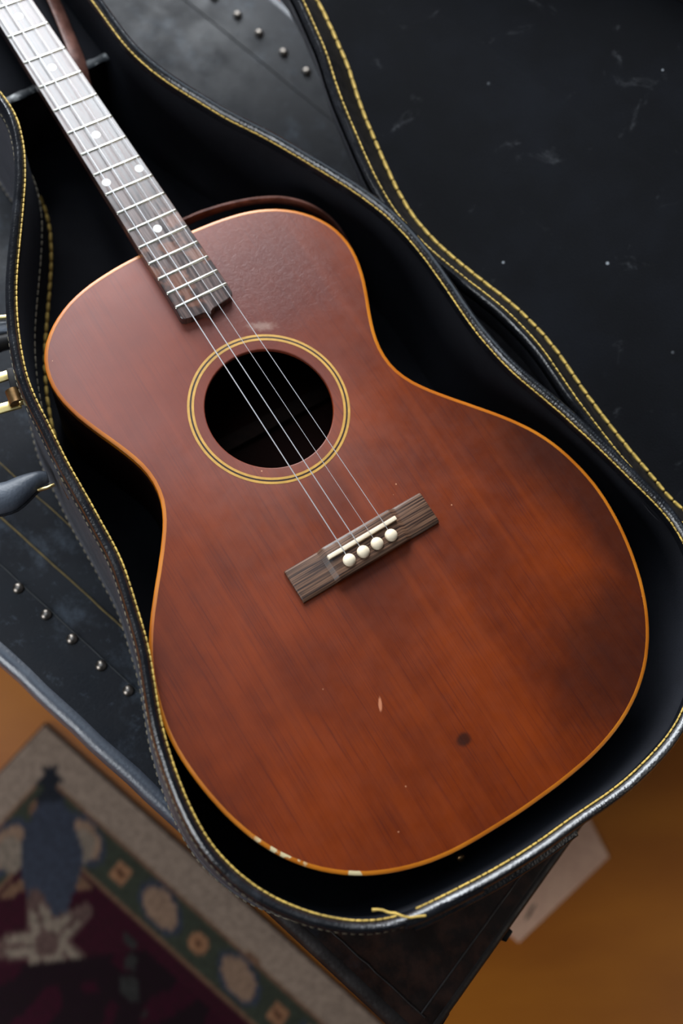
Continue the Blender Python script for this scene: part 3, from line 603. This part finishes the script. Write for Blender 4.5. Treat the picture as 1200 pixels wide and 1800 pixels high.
# neck, headstock, fingerboard
def hw(y): return 22.1 + (15.0 - 22.1) * (y - 216) / (647 - 216)
bm = bmesh.new(); secs = []
for y in (250, 274, 300, 420, 560, 640, 652):
    w_ = hw(y) - .4; dep = 26 if y < 280 else 20
    secs.append([(w_ * math.cos(a * math.pi / 12), y, .3 - dep * math.sin(a * math.pi / 12)) for a in range(13)])
rings(bm, secs, True, True, True); neck = gpart('neck', bm, 'neck_wood')
bm = prism([(-15, 650), (15, 650), (27, 676), (30, 760), (24, 815), (-24, 815), (-30, 760), (-27, 676)], -17, -2, .8); gpart('headstock', bm, 'neck_wood')
end = [(-22.6, 209), (-21.9, 206), (-20, 204.4), (-12, 203.0), (-5.5, 202.6), (-3.2, 201.2), (-1.6, 199), (-.2, 201), (2, 202.5), (8, 203.6), (18, 204.7), (20.6, 206), (21.8, 208.5)]
out = end + [(hw(216), 216), (hw(430), 430), (hw(648), 648), (-hw(648), 648), (-hw(430), 430), (-hw(216), 216)]
FB = 7.75
fb = gpart('fingerboard', prism(out, .2, FB, .5), 'fingerboard_wood')
for n in range(1, 20):
    y = 647 * 2 ** (-n / 12); h_w = hw(y) - .3; bm = bmesh.new()
    secs = [[(x, y + 1.15 * math.cos(k * math.pi / 5), FB - .15 + hh * math.sin(k * math.pi / 5)) for k in range(6)] for x, hh in ((-h_w, .3), (-h_w + .9, 1.2), (h_w - .9, 1.2), (h_w, .3))]
    rings(bm, secs, True, True, True); gpart('fret', bm, 'fret_wire', fb)
for x, y in ((0, 500), (0, 445), (0, 374.5), (-14, 333.2), (14, 333.2), (0, 280.4)):
    bm = bmesh.new(); rings(bm, [z3(circ(3.35, 24, (x, y)), FB - .1), z3(circ(3.3, 24, (x, y)), FB + .06)], True, True, True); gpart('position_dot', bm, 'pearl', fb)
bm = bmesh.new(); box(bm, (0, 650, 5), (15.2, 2.4, 5), 0, .5); gpart('nut', bm, 'bone')
SX = ((-15.9, -13.6), (-4.6, -5.4), (6.9, 4.0), (19.4, 12.6))
for (xs, xn), xp, r, in zip(SX, PX, (.42, .38, .20, .26)):
    bm = bmesh.new()
    tube(bm, [(xp, -8.2, 9.2), (xp * .4 + xs * .6, -4.5, 11.1), (xs, -1.85, 12.2), (xs * .5 + xn * .5, 322, 11.3), (xn, 650, 10.4), (xn * 1.1, 690, 4)], r, 8)
    gpart('string', bm, 'string_steel', label=None)

# ------------------------------------------------------------------ leather strap
strap = things('guitar_strap', (*g2w(60, 300), -100), 0, 'narrow brown leather strap passing under the neck and behind the upper bout', 'strap')
sp = [((50, 640, -20), .5), ((45, 570, -20), .5), ((42.5, 534, -22), .5), ((37, 498, -24), .45), ((31.5, 468, -26), .3), ((24, 440, -40), .6), ((14, 400, -52), .9), ((8, 350, -52), 1.1), ((10, 318, -42), 1.3),
      ((24, 297, -26), 1.45), ((44, 290, -16), 1.4), ((66, 284, -11), 1.35), ((88, 277.5, -10), 1.3), ((108, 269, -12), 1.3), ((125, 256, -17), 1.35), ((138, 240, -28), 1.4), ((146, 222, -48), 1.4), ((150, 200, -75), 1.3)]
bm = bmesh.new(); rs = []; fp = []
for i in range(len(sp) - 1):
    p0, p1, p2, p3 = (Vector(sp[max(0, min(len(sp) - 1, i + k))][0]) for k in (-1, 0, 1, 2))
    for k in range(5):
        t = k / 5; c = .5 * (2 * p1 + (p2 - p0) * t + (2 * p0 - 5 * p1 + 4 * p2 - p3) * t * t + (3 * p1 - p0 - 3 * p2 + p3) * t ** 3)
        fp.append((c, sp[i][1] * (1 - t) + sp[i + 1][1] * t))
for i, (c, tilt) in enumerate(fp):
    t = (fp[min(i + 1, len(fp) - 1)][0] - fp[max(i - 1, 0)][0]).normalized(); sd = t.cross(Vector((0, 0, 1))).normalized(); up = sd.cross(t)
    wd = sd * math.cos(tilt) + up * math.sin(tilt); th = t.cross(wd).normalized()
    hwid, ht = 6.0, 1.25
    rs.append([c + wd * a + th * b for a, b in ((-hwid, -ht * .6), (-hwid + .8, -ht), (hwid - .8, -ht), (hwid, -ht * .6), (hwid, ht * .6), (hwid - .8, ht), (-hwid + .8, ht), (-hwid, ht * .6))])
rings(bm, rs, True, True, True)
obj('strap_band', bm, 'strap_leather', strap, M2=GM)
